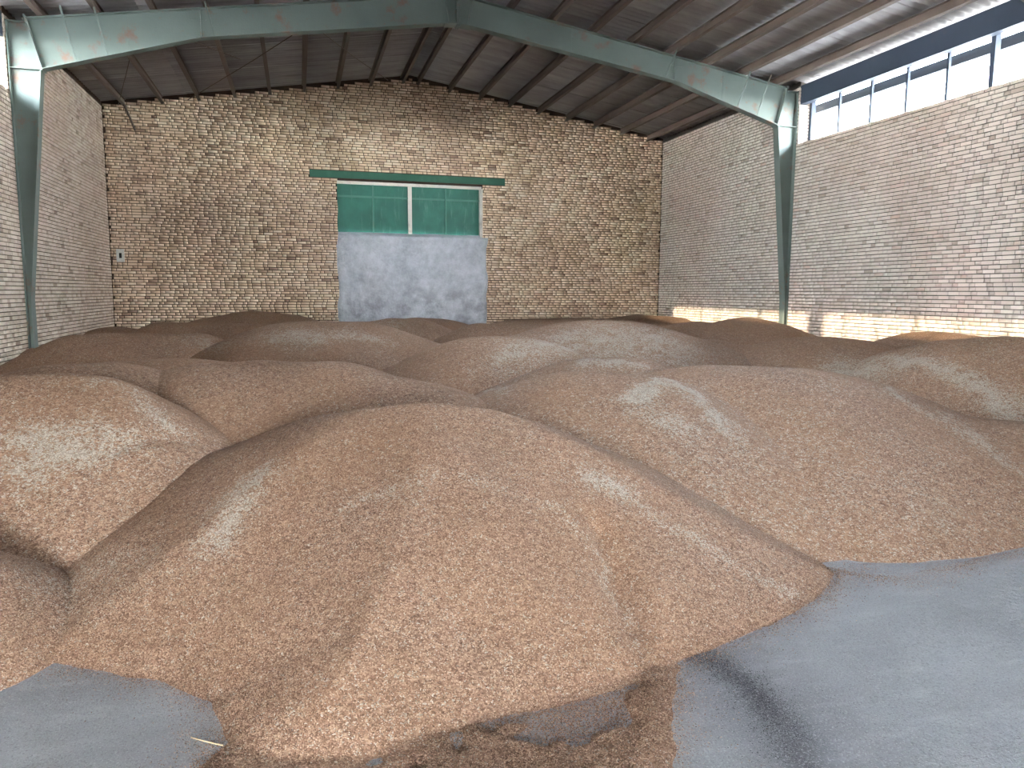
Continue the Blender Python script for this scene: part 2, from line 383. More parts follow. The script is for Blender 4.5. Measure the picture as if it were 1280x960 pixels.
setp(MB().prism([(XM - .28, roof_z(XM) + .03), (XM, roof_z(XM) + .085), (XM + .28, roof_z(XM) + .03), (XM + .28, roof_z(XM) + .04), (XM, roof_z(XM) + .095), (XM - .28, roof_z(XM) + .04)], 1, YF - .5, YB + .5).build('ridge_cap', M['sheet'], ceiling))
def ibeam(cx, cz, ang, h, b, tw, tf):
    pts = [(-b/2, 0), (b/2, 0), (b/2, tf), (tw/2, tf), (tw/2, h - tf), (b/2, h - tf), (b/2, h), (-b/2, h), (-b/2, h - tf), (-tw/2, h - tf), (-tw/2, tf), (-b/2, tf)]
    c, s = math.cos(ang), math.sin(ang)
    return [(cx + x * c - z * s, cz + x * s + z * c) for x, z in pts]
PT = [.19 + .812 * k for k in range(9)]
for sgn in (-1, 1):
    me = None
    for k, t in enumerate(PT):
        x = XM + sgn * t; z = roof_z(x) - .165
        prof = ibeam(0, 0, -sgn * math.atan(SLOPE), .165, .075, .010, .012)
        if me is None:
            o = MB().prism(prof, 1, YF - .3, YB + .12).build('purlin', M['purlin'], ceiling); me = o.data
        else:
            o = bpy.data.objects.new('purlin', me); COL.objects.link(o); o.parent = ceiling
        o.location = (x, 0, z)
# eave beams over the windows and fascia at the roof edge
for i, sgn in enumerate((-1, 1)):
    xw = XL if sgn < 0 else XR
    a, b = sorted((xw + sgn * .015, xw + sgn * .16)); m = MB()
    m.prism([(a, 5.5), (b, 5.5), (b, 5.512), (a, 5.512)], 1, YF, WY); m.prism([(a, 5.86), (b, 5.86), (b, 5.872), (a, 5.872)], 1, YF, WY)
    wa, wb = sorted((xw + sgn * .015, xw + sgn * .025)); m.box(wa, wb, YF, WY, 5.512, 5.86)
    setp(m.build('trim_%d' % (i + 1), M['sash']), kind='structure')
    a, b = sorted((xw + sgn * .86, xw + sgn * .875)); m = MB(); m.box(a, b, YF - .4, YB + .4, 5.47, 5.69)
    c_, d_ = sorted((xw + sgn * .74, xw + sgn * .86)); m.box(c_, d_, YF - .4, YB + .4, 5.47, 5.482)
    setp(m.build('trim_%d' % (i + 3), M['fascia']), kind='structure')

# ------------------------------------------------------------------ windows: steel bars and panes
def window(idx, sgn, ya, yb):
    xw = (XL if sgn < 0 else XR) + sgn * .29; w = setp(empty('window_%d' % idx, (xw, (ya + yb) / 2, SILL)), kind='structure')
    L = yb - ya; n = max(1, round(L / .82)); st = L / n
    def box(name, mat, *bb): 
        o = MB().box(bb[0] - xw, bb[1] - xw, bb[2] - (ya + yb) / 2, bb[3] - (ya + yb) / 2, bb[4] - SILL, bb[5] - SILL).build(name, mat, w); return o
    box('window_rail', M['sash'], xw - .018, xw + .018, ya, yb, SILL - .002, SILL + .022)
    box('window_rail', M['sash'], xw - .022, xw + .022, ya, yb, 5.57, 5.60)
    for k in range(n + 1):
        y = yb - k * st; h = .04 if k == 0 else (.042 if k % 5 == 0 else .024); d = .05 if k % 5 == 0 else .022
        y = min(max(y, ya + h), yb - h)
        box('mullion', M['sash'], xw - d, xw + d, y - h, y + h, SILL, 5.75)
        if k < n: box('window_pane', M['glass'], xw - .002, xw + .002, y - st + .017, y - .017, SILL + .022, 5.57)
    return w
YS = [WY, 7.83, 7.67, 1.62, 1.38, -4.63]
for k in range(3):
    window(1 + 2 * k, 1, YS[2 * k + 1], YS[2 * k]); window(2 + 2 * k, -1, YS[2 * k + 1], YS[2 * k])
for side, sx_ in (('left', -1), ('right', 1)):          # piers between the windows, hidden behind the portal columns
    xw = XL if sx_ < 0 else XR
    a, b = sorted((xw + sx_ * .012, xw + sx_ * WT)); w = bpy.data.objects['wall_' + side]
    for y1, y0 in ((7.83, 7.67), (1.62, 1.38), (-4.63, YF)):
        MB().box(a, b, y0, y1, SILL, 5.86).build('pier', M['mortar_' + side], w)

# ------------------------------------------------------------------ the steel portal frames
RAFT_B = [(0, 6.42), (4.35, 5.76), (6.72, 5.06)]
def rtop(t): return 6.915 - SLOPE * t
def portal(Y, label):
    fr_ = setp(empty('steel_frame', (XM, Y, 0)), label, 'steel frame')
    def P(m, name, par=fr_): 
        m.v = [(x - XM, y - Y, z) for x, y, z in m.v]; return m.build(name, M['frame'], par)
    fw = .095
    for sg in (-1, 1):
        X = lambda t: XM + sg * t
        def strip(m, pts, th, w=fw):        # flange plate following (t, z) points
            for (t0, z0), (t1, z1) in zip(pts[:-1], pts[1:]):
                L = math.hypot(t1 - t0, z1 - z0); nx, nz = -(z1 - z0) / L * th, (t1 - t0) / L * th
                m.prism([(X(t0), z0), (X(t1), z1), (X(t1 + nx), z1 + nz), (X(t0 + nx), z0 + nz)], 1, Y - w, Y + w)
        m = MB(); top = [(t, rtop(t)) for t in (0, 6.9)]
        m.prism([(X(t), z) for t, z in RAFT_B] + [(X(t), z) for t, z in top[::-1]], 1, Y - .005, Y + .005)
        strip(m, RAFT_B, .014); strip(m, [(0, rtop(0) - .014), (6.95, rtop(6.95) - .014)], .014)
        rafter = P(m, 'rafter')
        # welded seams and stiffening plates on the web
        for t, lean in ((4.35, 0), (5.45, .0), (2.2, 0)):
            zb = np.interp(t, [p[0] for p in RAFT_B], [p[1] for p in RAFT_B])
            m = MB().box(X(t) - .006, X(t) + .006, Y - (.012 if t != 4.35 else .05), Y + .012, zb, rtop(t) - .01); P(m, 'stiffener', rafter)
        for t in (PT[5], PT[7], PT[8] - .35):   # angle braces from the purlins down to the lower flange
            tb = t - .12; zb = np.interp(tb, [p[0] for p in RAFT_B], [p[1] for p in RAFT_B])
            P(MB().tube([(X(t), Y - .34, roof_z(X(t)) - .12), (X(tb), Y - .085, zb + .015)], .016, 4), 'fly_brace', rafter)
        m = MB().box(X(4.4) - .14, X(4.4) + .14, Y - .02, Y + .02, rtop(4.4) - .17, rtop(4.4) - .145); P(m, 'splice_plate', rafter)
        # tapered column, its outer flange against the wall
        m = MB(); inner = [(6.72, 5.06), (7.085, 1.45), (7.085, 0)]
        m.prism([(X(6.90), 5.80), (X(6.72), 5.06), (X(7.085), 1.45), (X(7.085), 0), (X(7.185), 0), (X(7.185), 5.76)], 1, Y - .005, Y + .005)
        strip(m, inner, .014); strip(m, [(7.172, 0), (7.172, 5.76)], .012)
        colm = P(m, 'column')
        m = MB(); strip(m, [(6.715, 5.04), (6.925, 5.86)], .022, .10); P(m, 'end_plate', colm)
        P(MB().box(min(X(6.73), X(7.18)), max(X(6.73), X(7.18)), Y - .09, Y + .09, 5.05, 5.062), 'stiffener', colm)
        P(MB().box(min(X(6.92), X(7.18)), max(X(6.92), X(7.18)), Y - .095, Y + .095, 5.75, 5.764), 'cap_plate', colm)
    rp = P(MB().box(XM - .028, XM - .006, Y - .10, Y + .10, 6.36, 6.93).box(XM + .006, XM + .028, Y - .10, Y + .10, 6.36, 6.93), 'ridge_plate')
    for dx in (-.16, .17):
        P(MB().prism([(XM + dx, 6.42 - abs(dx) * .15), (XM + dx + .012, 6.42 - abs(dx) * .15), (XM + dx * 1.5 + .012, 6.88), (XM + dx * 1.5, 6.88)], 1, Y - .085, Y + .085), 'stiffener', rp)
    P(MB().prism([(XM - .24, 6.388), (XM, 6.412), (XM + .24, 6.388), (XM + .24, 6.372), (XM, 6.396), (XM - .24, 6.372)], 1, Y - .12, Y + .12), 'seat_plate', rp)
    for sx2 in (-1, 1):
        for zz in (6.5, 6.65, 6.8): 
            P(MB().tube([(XM - .045, Y + sx2 * .06, zz), (XM + .045, Y + sx2 * .06, zz)], .014, 6), 'bolt', rp)
portal(YFR, 'grey-green painted steel portal frame with rust stains spanning the shed')
portal(YFR2, 'second steel portal frame overhead, out of the picture')
portal(1.5, 'third steel portal frame overhead, out of the picture')

# thin rods bracing the left slope of the roof
def rod(a, b, label):
    a, b = Vector(a), Vector(b); mid = (a + b) / 2 - Vector((0, 0, .03)); o = MB().tube([a, mid, b], .009, 5).build('bracing_rod', M['purlin'])
    setp(o, label, 'bracing rod', 'roof bracing rods')
def under(x, dz=.15): return roof_z(x) - dz
RODS = [((.9, 14.1), (-2.4, 19.9), 'thin steel bracing rod slanting from the rafter to the top of the back wall'),
        ((-2.5, 14.1), (-1.0, 17.0), 'short thin bracing rod among the purlins at the left of the roof'),
        ((.4, 15.2), (2.3, 19.6), 'thin bracing rod crossing the purlins left of the ridge'),
        ((-3.9, 19.85), (-2.6, 15.0), 'thin bracing rod running into the corner above the left wall')]
for (xa, ya), (xb, yb), lb in RODS: rod((xa, ya, under(xa)), (xb, yb, under(xb)), lb)
# a bent purlin end hanging down the back wall at the left corner
setp(MB().tube([(XM - PT[8], YB - .25, roof_z(XM - PT[8]) - .13), (XM - PT[8] + .10, YB - .12, 5.62), (XM - PT[8] + .19, YB - .05, 5.33)], .028, 6).build('hanging_bar', M['purlin']),
     'short rusty bar hanging from the last purlin down the back wall corner', 'bar')

# ------------------------------------------------------------------ the doorway in the back wall
setp(MB().box(LX0, LX1, YB - .022, YB + .22, LZ0, LZ1).build('lintel_beam', M['lintel'], bevel=.004), 'long green painted steel lintel above the blocked doorway', 'lintel', kind='thing')
dY = YB + .20; door = setp(empty('door_1', ((OX0 + OX1) / 2, dY, 3.05)), kind='structure')
def D(name, mat, x0, x1, y0, y1, z0, z1, par=None):
    o = MB().box(x0, x1, y0, y1, z0, z1); cx = (OX0 + OX1) / 2
    o.v = [(x - cx, y - dY, z - 3.05) for x, y, z in o.v]; return o.build(name, mat, par or door)
D('door_frame', M['whitepaint'], OX0, OX1, dY - .07, dY + .05, 4.345, 4.425)
D('center_post', M['whitepaint'], 2.845, 2.945, dY - .06, dY + .03, 2.9, 4.345)
D('door_jamb', M['pale'], OX1 - .06, OX1 + .01, YB + .01, dY + .05, 2.95, 4.345)
cols = [(OX0, 1.92), (1.96, 2.845), (2.945, 3.84), (3.88, OX1 - .06)]
for a, b in cols:
    for z0, z1 in ((2.9, 4.02), (4.065, 4.345)):
        D('door_panel', M['green'], a, b, dY, dY + .012, z0, z1)
for a, b in ((1.92, 1.96), (3.84, 3.88)): D('door_stile', M['stile'], a, b, dY - .035, dY + .012, 2.9, 4.345)
for a, b in ((OX0, 2.845), (2.945, OX1 - .06)): D('door_rail', M['stile'], a, b, dY - .03, dY + .012, 4.02, 4.065)
def infill():
    nx, nz = 60, 46; V = []; 
    x0, x1 = .985, 4.965
    def prof(j):      # (y, z): from the floor up the face, over the rounded edge, back over the sloping top
        if j < nz - 8: return YB - .055, 3.02 * j / (nz - 9)
        k = (j - (nz - 8)) / 7; return YB - .055 + .03 + .21 * k, 3.045 + .09 * k
    for j in range(nz):
        y, z = prof(j)
        for i in range(nx):
            u = i / (nx - 1); x = x0 + (x1 - x0) * u
            e = min(u, 1 - u); yy = y
            wob = vnoise(np.array(x * 1.7), np.array(z * 1.7), 5) * .012 + vnoise(np.array(x * 6), np.array(z * 6), 6) * .005
            if i in (0, nx - 1): x += vnoise(np.array(z * 4.0), np.array(i * 1.0), 7) * .035; yy = max(y, YB + .012)
            V.append((x, yy + (float(wob) if i not in (0, nx - 1) else 0), z + float(wob) * .8))
    Fq = [(j * nx + i, j * nx + i + 1, (j + 1) * nx + i + 1, (j + 1) * nx + i) for j in range(nz - 1) for i in range(nx - 1)]
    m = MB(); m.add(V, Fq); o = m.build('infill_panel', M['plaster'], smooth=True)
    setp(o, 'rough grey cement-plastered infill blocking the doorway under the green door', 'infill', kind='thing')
infill()
t = setp(empty('wall_socket', (-4.06, YB, 2.42)), 'pale broken electrical box on the back wall by the left corner', 'electrical box')
m = MB(); w, h_ = .085, .15
for bb in ((-w, w, -.03, .0, .06, h_), (-w, w, -.03, 0, -h_, -.06), (-w, -.03, -.03, 0, -.06, .06), (.03, w, -.03, 0, -.06, .06)): m.box(*bb)
m.build('face_plate', M['socket'], t, bevel=.003); MB().box(-.03, .03, -.012, -.002, -.06, .06).build('socket_hole', M['dark'], t)

# ridges of the heaps: [slope, rounding, crest points]; outlines of their feet on the floor; chaff streaks and one streak of painted crest light
RIDGES = {
 'Q': [[0.6,0.2,[[-2.3,4.0,0.5],[-1.95,3.95,0.5]]]],
 'bed': [[0.35,0.3,[[-4.2,9.2,0.4],[-1,8.6,0.35],[3,8.6,0.35],[7,9.2,0.4],[10,8.0,0.6]]],[0.2,0.3,[[-4.2,11.0,0.55],[-3,11.0,0.42],[8,11.0,0.5],[10,11.0,0.68]]],[0.2,0.3,[[-4.2,14.0,0.64],[-3,14.0,0.4],[8.5,14.0,0.5],[10,14.0,0.70]]],[0.2,0.3,[[-4.2,16.5,0.68],[-3,16.5,0.45],[8.5,16.5,0.5],[10,16.5,0.75]]],[0.2,0.3,[[-4.2,19.0,0.74],[10,19.0,0.78]]]],
 'A': [[0.55,0.4,[[-0.22,4.74,0.13],[0.11,4.71,0.9],[0.44,4.65,0.94],[0.9,4.66,0.96],[1.27,4.49,0.91],[1.72,4.26,0.79],[2.25,4.1,0.57]]],[0.55,0.35,[[-0.41,3.42,0.26],[-0.3,3.71,0.45],[-0.04,3.9,0.6],[0.28,3.88,0.66],[0.74,3.86,0.68],[1.22,3.68,0.65],[1.39,3.37,0.58],[1.38,2.95,0.46]]]],
 'M2': [[0.55,0.5,[[-1.2,7.2,0.88],[-0.77,6.95,0.98],[-0.31,6.97,1.0],[0.17,6.86,0.99],[0.5,6.67,0.88],[0.96,6.41,0.81]]]],
 'L1': [[0.7,0.25,[[-1.97,5.85,1.02],[-1.7,5.89,1.02],[-1.38,5.83,0.99],[-1.14,5.76,0.53]]]],
 'L2': [[0.5,0.5,[[-2.03,6.86,0.83],[-1.85,6.85,1.0],[-1.58,6.93,1.0],[-1.28,6.95,0.6]]]],
 'L2b': [[0.5,0.5,[[-1.68,8.0,0.92],[-1.3,7.84,0.95],[-0.94,7.82,0.94]]]],
 'L3': [[0.6,0.3,[[-3.72,12.09,0.26],[-3.48,12.15,0.58],[-3.12,12.2,0.95],[-2.57,12.33,0.95],[-1.56,12.64,0.96]]]],
 'L4': [[0.6,0.4,[[-3.13,16.82,0.32],[-2.65,16.67,0.95],[-1.82,16.69,0.95],[-0.71,16.52,0.93]]]],
 'L4s': [[0.5,0.5,[[-3.81,17.59,0.84],[-3.7,17.62,0.83]]]],
 'B1': [[0.4,0.8,[[-1.64,19.23,1.03],[-1.09,19.27,1.13],[-0.44,19.29,1.04]]]],
 'C1': [[0.5,0.8,[[-0.59,12.39,0.86],[-0.05,12.4,1.12],[0.45,12.39,1.14],[0.88,12.37,1.13],[1.26,12.34,0.49]]]],
 'D1': [[0.6,0.5,[[1.52,16.53,0.97],[1.95,16.48,1.04],[2.47,16.42,1.02]]]],
 'D1b': [[0.4,0.6,[[2.81,18.69,0.96],[3.39,18.59,0.94]]]],
 'D2': [[0.6,0.4,[[3.37,15.23,0.7],[3.64,15.17,0.98],[4.33,14.99,0.95],[5.05,14.76,0.95]]]],
 'D3': [[0.4,0.6,[[5.07,17.9,0.92],[5.83,17.66,0.96],[6.75,17.33,0.99]]]],
 'E1': [[0.62,0.5,[[1.53,9.2,0.18],[1.77,9.14,0.43],[2.1,9.26,1.05],[2.41,9.26,1.06],[2.74,9.11,1.05]]]],
 'E2': [[0.5,0.8,[[4.04,10.87,1.15],[4.38,10.74,1.17],[4.88,10.52,1.15],[5.37,10.28,0.99]]]],
 'F1': [[0.4,0.8,[[8.34,19.27,0.9],[9.03,18.96,1.0],[9.8,18.57,0.96]]]],
 'G1': [[0.42,0.7,[[8.0,14.09,1.01],[8.55,13.76,0.72],[8.88,13.55,1.11],[9.14,13.37,0.68]]]],
 'G0': [[0.45,0.5,[[5.81,10.73,0.89],[6.19,10.51,0.88]]]],
 'G2': [[0.4,0.8,[[6.6,10.26,0.81],[7.13,9.9,0.63],[7.49,9.63,0.97],[7.84,9.35,0.92]]]],
 'H1': [[0.45,0.6,[[9.35,9.88,0.56],[9.65,9.58,1.03],[9.93,9.29,1.01]]]],
 'I1': [[0.6,0.4,[[7.77,8.06,0.89],[8.09,7.75,1.03],[8.38,7.43,1.07],[8.65,7.11,1.09]]]],
 'J1': [[0.45,0.7,[[3.52,6.48,0.87],[3.92,6.42,0.91],[4.21,6.2,0.92],[4.48,5.96,0.92],[4.69,5.72,0.45]]],[0.42,0.7,[[4.4,5.7,0.78],[5.2,5.2,0.55],[6.2,5.0,0.5]]]],
 'J2': [[0.45,0.6,[[1.81,6.36,0.5],[2.15,6.28,0.23],[2.43,6.3,0.88],[2.66,6.2,0.87],[2.85,6.1,0.87]]]],
 'J0': [[0.45,0.5,[[3.11,7.6,0.89],[3.37,7.55,0.9],[3.59,7.4,0.78]]]],
}
FOOT = {
 'A': [[-2.37,5.95],[-1.64,4.62],[-1.37,3.97],[-1.16,3.51],[-0.9,3.36],[-0.59,3.19],[-0.37,2.97],[-0.34,2.54],[-0.22,2.3],[0.22,2.22],[0.47,2.46],[0.74,2.58],[1.04,2.59],[1.37,2.68],[1.62,2.81],[2.15,3.0],[2.68,3.26],[2.95,3.47],[3.3,5.0],[2.6,6.6],[-0.2,7.0],[-2.0,6.5]],
 'J1': [[2.97,3.5],[3.05,3.4],[3.25,3.31],[3.62,3.37],[4.02,3.43],[4.39,3.48],[5.6,3.5],[7.5,3.3],[9.5,4.5],[9.5,9.0],[1.0,9.0],[1.0,5.5],[2.4,4.4]],
}
CHAFF = [
 [[[-0.49,3.97],[-0.43,4.17],[-0.25,4.36]],0.1,0.9],
 [[[1.62,4.07],[1.76,3.97]],0.1,0.9],
 [[[1.76,3.97],[1.94,3.81],[2.18,3.61],[2.51,3.33]],0.06,0.6],  # light on the front heap's right crest, painted in as pale kernels
 [[[1.29,3.74],[1.47,3.41],[1.52,3.08],[1.44,2.85]],0.03,0.45],
 [[[0.2,3.91],[0.75,3.9],[1.29,3.75]],0.05,0.4],
 [[[-1.23,4.06],[-0.93,4.22]],0.12,0.4],
 [[[-0.97,3.91]],0.2,0.3],
 [[[-1.83,5.08],[-1.23,5.08]],0.18,0.9],
 [[[-0.98,5.54],[-0.85,5.45]],0.1,0.8],
 [[[-1.36,5.71],[-1.06,5.7]],0.06,0.5],
 [[[-1.02,5.13]],0.12,0.7],
 [[[-0.33,11.61],[0.29,11.49]],0.25,0.8],
 [[[0.65,11.61],[1.22,11.37]],0.2,0.7],
 [[[2.45,8.62],[3.15,8.91]],0.3,0.9],
 [[[3.77,9.98],[4.9,9.49]],0.5,0.7],
 [[[2.84,8.31],[2.35,8.29]],0.2,0.4],
 [[[1.95,7.76],[1.78,6.28]],0.07,0.7],
 [[[2.58,5.51],[2.83,5.74],[3.12,5.88],[3.13,5.47],[3.13,5.09],[3.17,4.82]],0.1,1.0],
 [[[2.53,5.26],[2.77,4.93]],0.15,0.6],
 [[[3.03,4.4],[3.62,3.92]],0.7,0.15],
 [[[3.56,4.69],[4.13,3.78]],0.5,0.15],
 [[[3.0,7.44],[3.45,7.21]],0.15,0.7],
 [[[6.93,8.31],[7.27,7.78]],0.25,0.9],
 [[[7.17,7.67],[7.47,7.49],[7.46,6.99],[7.26,5.97]],0.14,0.9],
 [[[5.03,5.45],[5.18,4.81],[5.19,4.2]],0.07,0.7],
 [[[5.33,5.04],[5.19,4.52]],0.1,0.8],
 [[[-1.46,12.28],[-1.14,11.86]],0.25,0.6],
 [[[1.58,16.28],[1.89,16.0]],0.3,0.5],
 [[[-1.11,5.14],[-0.72,5.41]],0.05,0.4],
]
CREASE = [[[[1.54,3.64],[1.41,3.02],[1.33,2.67],[1.23,2.39]],0.08,0.085],[[[-0.38,3.13],[-0.43,2.99],[-0.44,2.87]],0.06,0.015],[[[-1.11,5.14],[-0.84,5.36],[-0.7,5.45]],0.07,0.03]]
SPILL = [[-0.36,2.85],[-0.36,2.4],[-0.2,1.7],[1.05,1.7],[1.28,2.35],[1.42,2.55],[1.5,2.75],[1.3,2.9],[0.2,2.9]]

# ------------------------------------------------------------------ the wheat: every heap its own height field
def seg_h(pts, s, r, X, Y):
    P = []
    for a, b in zip(pts[:-1], pts[1:]):
        a, b = np.array(a), np.array(b); P += [a + (b - a) * i / 8 for i in range(8)]
    P.append(np.array(pts[-1])); out = np.full(X.shape, -9.)
    for p in P:
        out = np.maximum(out, p[2] - s * (np.sqrt((X - p[0]) ** 2 + (Y - p[1]) ** 2 + r * r) - r))
    return out
def inside_dist(poly, X, Y):
    """signed distance to a polygon, positive inside"""
    d = np.full(X.shape, 99.); ins = np.zeros(X.shape, bool)
    for (x0, y0), (x1, y1) in zip(poly, poly[1:] + poly[:1]):
        ex, ey = x1 - x0, y1 - y0; L = ex * ex + ey * ey + 1e-9
        t = np.clip(((X - x0) * ex + (Y - y0) * ey) / L, 0, 1)
        d = np.minimum(d, np.hypot(X - x0 - t * ex, Y - y0 - t * ey))
        c = ((y0 > Y) != (y1 > Y)) & (X < (x1 - x0) * (Y - y0) / (y1 - y0 + 1e-12) + x0); ins ^= c
    return np.where(ins, d, -d)
def rough(X, Y):
    return (vnoise(X * 1.1, Y * 1.1, 11) * .022 + vnoise(X * 2.7, Y * 2.7, 12) * .010 + vnoise(X * 7, Y * 7, 13) * .0035)
def height(n, X, Y):
    hs = [seg_h(p, s, r, X, Y) for s, r, p in RIDGES[n]]; h = hs[0]
    for g_ in hs[1:]: h = .045 * np.logaddexp(h / .045, g_ / .045) if n == 'A' else np.maximum(h, g_)
    if n in FOOT:
        d = inside_dist(FOOT[n], X, Y) + vnoise(X * 3, Y * 3, 21) * .025 + vnoise(X * 11, Y * 11, 22) * .012
        lim = .46 * d; k = .085
        h = -k * np.logaddexp(-h / k, -lim / k)
    h = h + rough(X, Y) * np.clip(h * 3 + .3, 0.15, 1)
    if n in ('A', 'L1'):
        for pts, r, s in CREASE:
            d = np.full(X.shape, 99.); Xw = X + vnoise(X * 3, Y * 3, 61) * .04
            for a, b in zip(pts[:-1], pts[1:]):
                ex, ey = b[0] - a[0], b[1] - a[1]; t = np.clip(((Xw - a[0]) * ex + (Y - a[1]) * ey) / (ex * ex + ey * ey), 0, 1)
                d = np.minimum(d, np.hypot(Xw - a[0] - t * ex, Y - a[1] - t * ey))
            h = h - s * np.exp(-(d / r) ** 2) * np.clip(h * 5, 0, 1)
    if n == 'A':      # thin sheet of kernels run out over the floor, with bare patches
        d = inside_dist(SPILL, X, Y) + vnoise(X * 4, Y * 4, 51) * .12 + vnoise(X * 12, Y * 12, 52) * .05
        w = np.clip((X + .1) / .8, 0, 1) * .55          # more bare floor towards the right
        bare = vnoise(X * 4.5, Y * 4.5, 53) * .8 + vnoise(X * 14, Y * 14, 54) * .35
        h = np.maximum(h, np.minimum(d * .12, .012) + np.minimum(0, .68 - w * 1.35 + bare) * .06)
    return h
def chaff_crest_light_at(X, Y):
    w = np.zeros(X.shape)
    Xj = X + vnoise(X * 2.5, Y * 2.5, 31) * .10 + vnoise(X * 7, Y * 7, 32) * .04; Yj = Y + vnoise(X * 2.5, Y * 2.5, 33) * .10 + vnoise(X * 7, Y * 7, 34) * .04
    for pts, r, s in CHAFF:
        d = np.full(X.shape, 99.)
        for a, b in (zip(pts[:-1], pts[1:]) if len(pts) > 1 else [(pts[0], pts[0])]):
            ex, ey = b[0] - a[0], b[1] - a[1]; t = np.clip(((Xj - a[0]) * ex + (Yj - a[1]) * ey) / (ex * ex + ey * ey + 1e-9), 0, 1)
            d = np.minimum(d, np.hypot(Xj - a[0] - t * ex, Yj - a[1] - t * ey))
        w = np.maximum(w, s * np.exp(-(d / (r * 1.15)) ** 2))
    return w
LABEL = {
 'A': 'largest wheat heap in front, broad brown mound spilling onto the grey floor',
 'M2': 'rounded wheat mound directly behind the largest front heap, left of centre',
 'L1': 'wheat mound at the left edge with pale chaff and a sharp right shoulder',
 'L2': 'low smooth wheat ridge just behind the mound at the left edge',
 'L2b': 'small low wheat ridge between the left mounds and the flat-topped heap',
 'L3': 'flat-topped wheat heap beside the foot of the left steel column',
 'L4': 'far flat wheat heap behind the flat-topped one, near the left corner',
 'L4s': 'smallest wheat lump in the corner of left and back walls',
 'B1': 'wheat mound against the back wall left of the grey infill',
 'C1': 'wheat heap with pale streaks left of and before the grey infill',
 'D1': 'pale wheat mound in front of the grey infill',
 'D1b': 'dark low wheat pile touching the grey infill',
 'D2': 'low wheat ridge before the right edge of the grey infill',
 'D3': 'long low wheat pile along the back wall right of the infill',
 'E1': 'rounded wheat mound in the middle, behind the dip of the front heap',
 'E2': 'high middle wheat mound covered in pale chaff on its right slope',
 'F1': 'sunlit golden wheat pile in the corner of back and right walls',
 'G1': 'pointed wheat mound by the right wall left of the steel column foot',
 'G0': 'small wheat lump before the pointed mound by the right wall',
 'G2': 'low wide wheat mound in front of the right steel column',
 'H1': 'low wheat pile leaning on the sunlit right wall past the column',
 'I1': 'wheat heap at the right edge with pale chaff streaks running down',
 'J1': 'big wheat heap at right reaching the floor beside the front heap',
 'J2': 'wheat shoulder between the front heap and the big right heap',
 'J0': 'small chaffy wheat ridge behind the big right heap',
 'Q': 'edge of a small wheat heap at the lower left',
 'bed': 'low bed of wheat lying between the far heaps',
}
names = list(RIDGES)
BOX = {}
for n in names:
    P = np.array([p for s, r, pts in RIDGES[n] for p in pts]); s = min(s for s, r, p in RIDGES[n]); R = 1.15 / s + .7
    BOX[n] = (max(P[:, 0].min() - R, XL + .012), min(P[:, 0].max() + R, XR - .012), P[:, 1].min() - R, min(P[:, 1].max() + R, YB - .012))
    if n == 'bed': BOX[n] = (XL + .012, XR - .012, 6.0, YB - .012)
CHAFFY = {'J1': .07, 'J2': .07, 'J0': .15, 'I1': .12, 'E2': .12, 'L1': .05}       # heaps with more chaff all over
def build_heap(n):
    x0, x1, y0, y1 = BOX[n]; dist = math.hypot((x0 + x1) / 2, max((y0 + y1) / 2 - .5, 2))
    st = min(max(.0045 * dist, .026), .07) if n != 'bed' else .08
    x = np.linspace(x0, x1, int((x1 - x0) / st) + 2); y = np.linspace(y0, y1, int((y1 - y0) / st) + 2)
    X, Y = np.meshgrid(x, y); H = height(n, X, Y)
    oth = np.full(X.shape, -.012)
    for k in names:
        if k == n: continue
        b = BOX[k]
        if b[0] > x1 or b[1] < x0 or b[2] > y1 or b[3] < y0: continue
        oth = np.maximum(oth, height(k, X, Y))
    vis = H > oth - .05; vis &= H > (-.012 if n == 'A' else -.03)
    f = vis[:-1, :-1] | vis[:-1, 1:] | vis[1:, 1:] | vis[1:, :-1]
    i = np.arange(X.size).reshape(X.shape); Fq = np.stack([i[:-1, :-1], i[:-1, 1:], i[1:, 1:], i[1:, :-1]], -1)[f]
    used, inv = np.unique(Fq, return_inverse=True); Fq = inv.reshape(-1, 4)
    # drop the rim to the ground so that the heap is a closed-looking body
    c = np.array(RIDGES[n][0][2]).mean(0) if n != 'bed' else np.array((3, 12, 0)); c = np.array((c[0], c[1], 0))
    V = np.stack([X, Y, np.maximum(H, -.05)], -1).reshape(-1, 3)[used] - c
    me = np_mesh('wheat_heap', V, Fq, 4); me.polygons.foreach_set('use_smooth', np.ones(len(me.polygons), bool))
    a = me.attributes.new('chaff', 'FLOAT', 'POINT'); a.data.foreach_set('value', np.clip(chaff_crest_light_at(X.ravel()[used], Y.ravel()[used]) + CHAFFY.get(n, 0), 0, 1).astype(np.float32))
    o = mesh_obj('wheat_heap' if n != 'bed' else 'wheat_bed', me, M['grain']); o.location = c
    setp(o, LABEL[n], 'heap', 'wheat heaps')
    return o
heap_obj = {n: build_heap(n) for n in names}
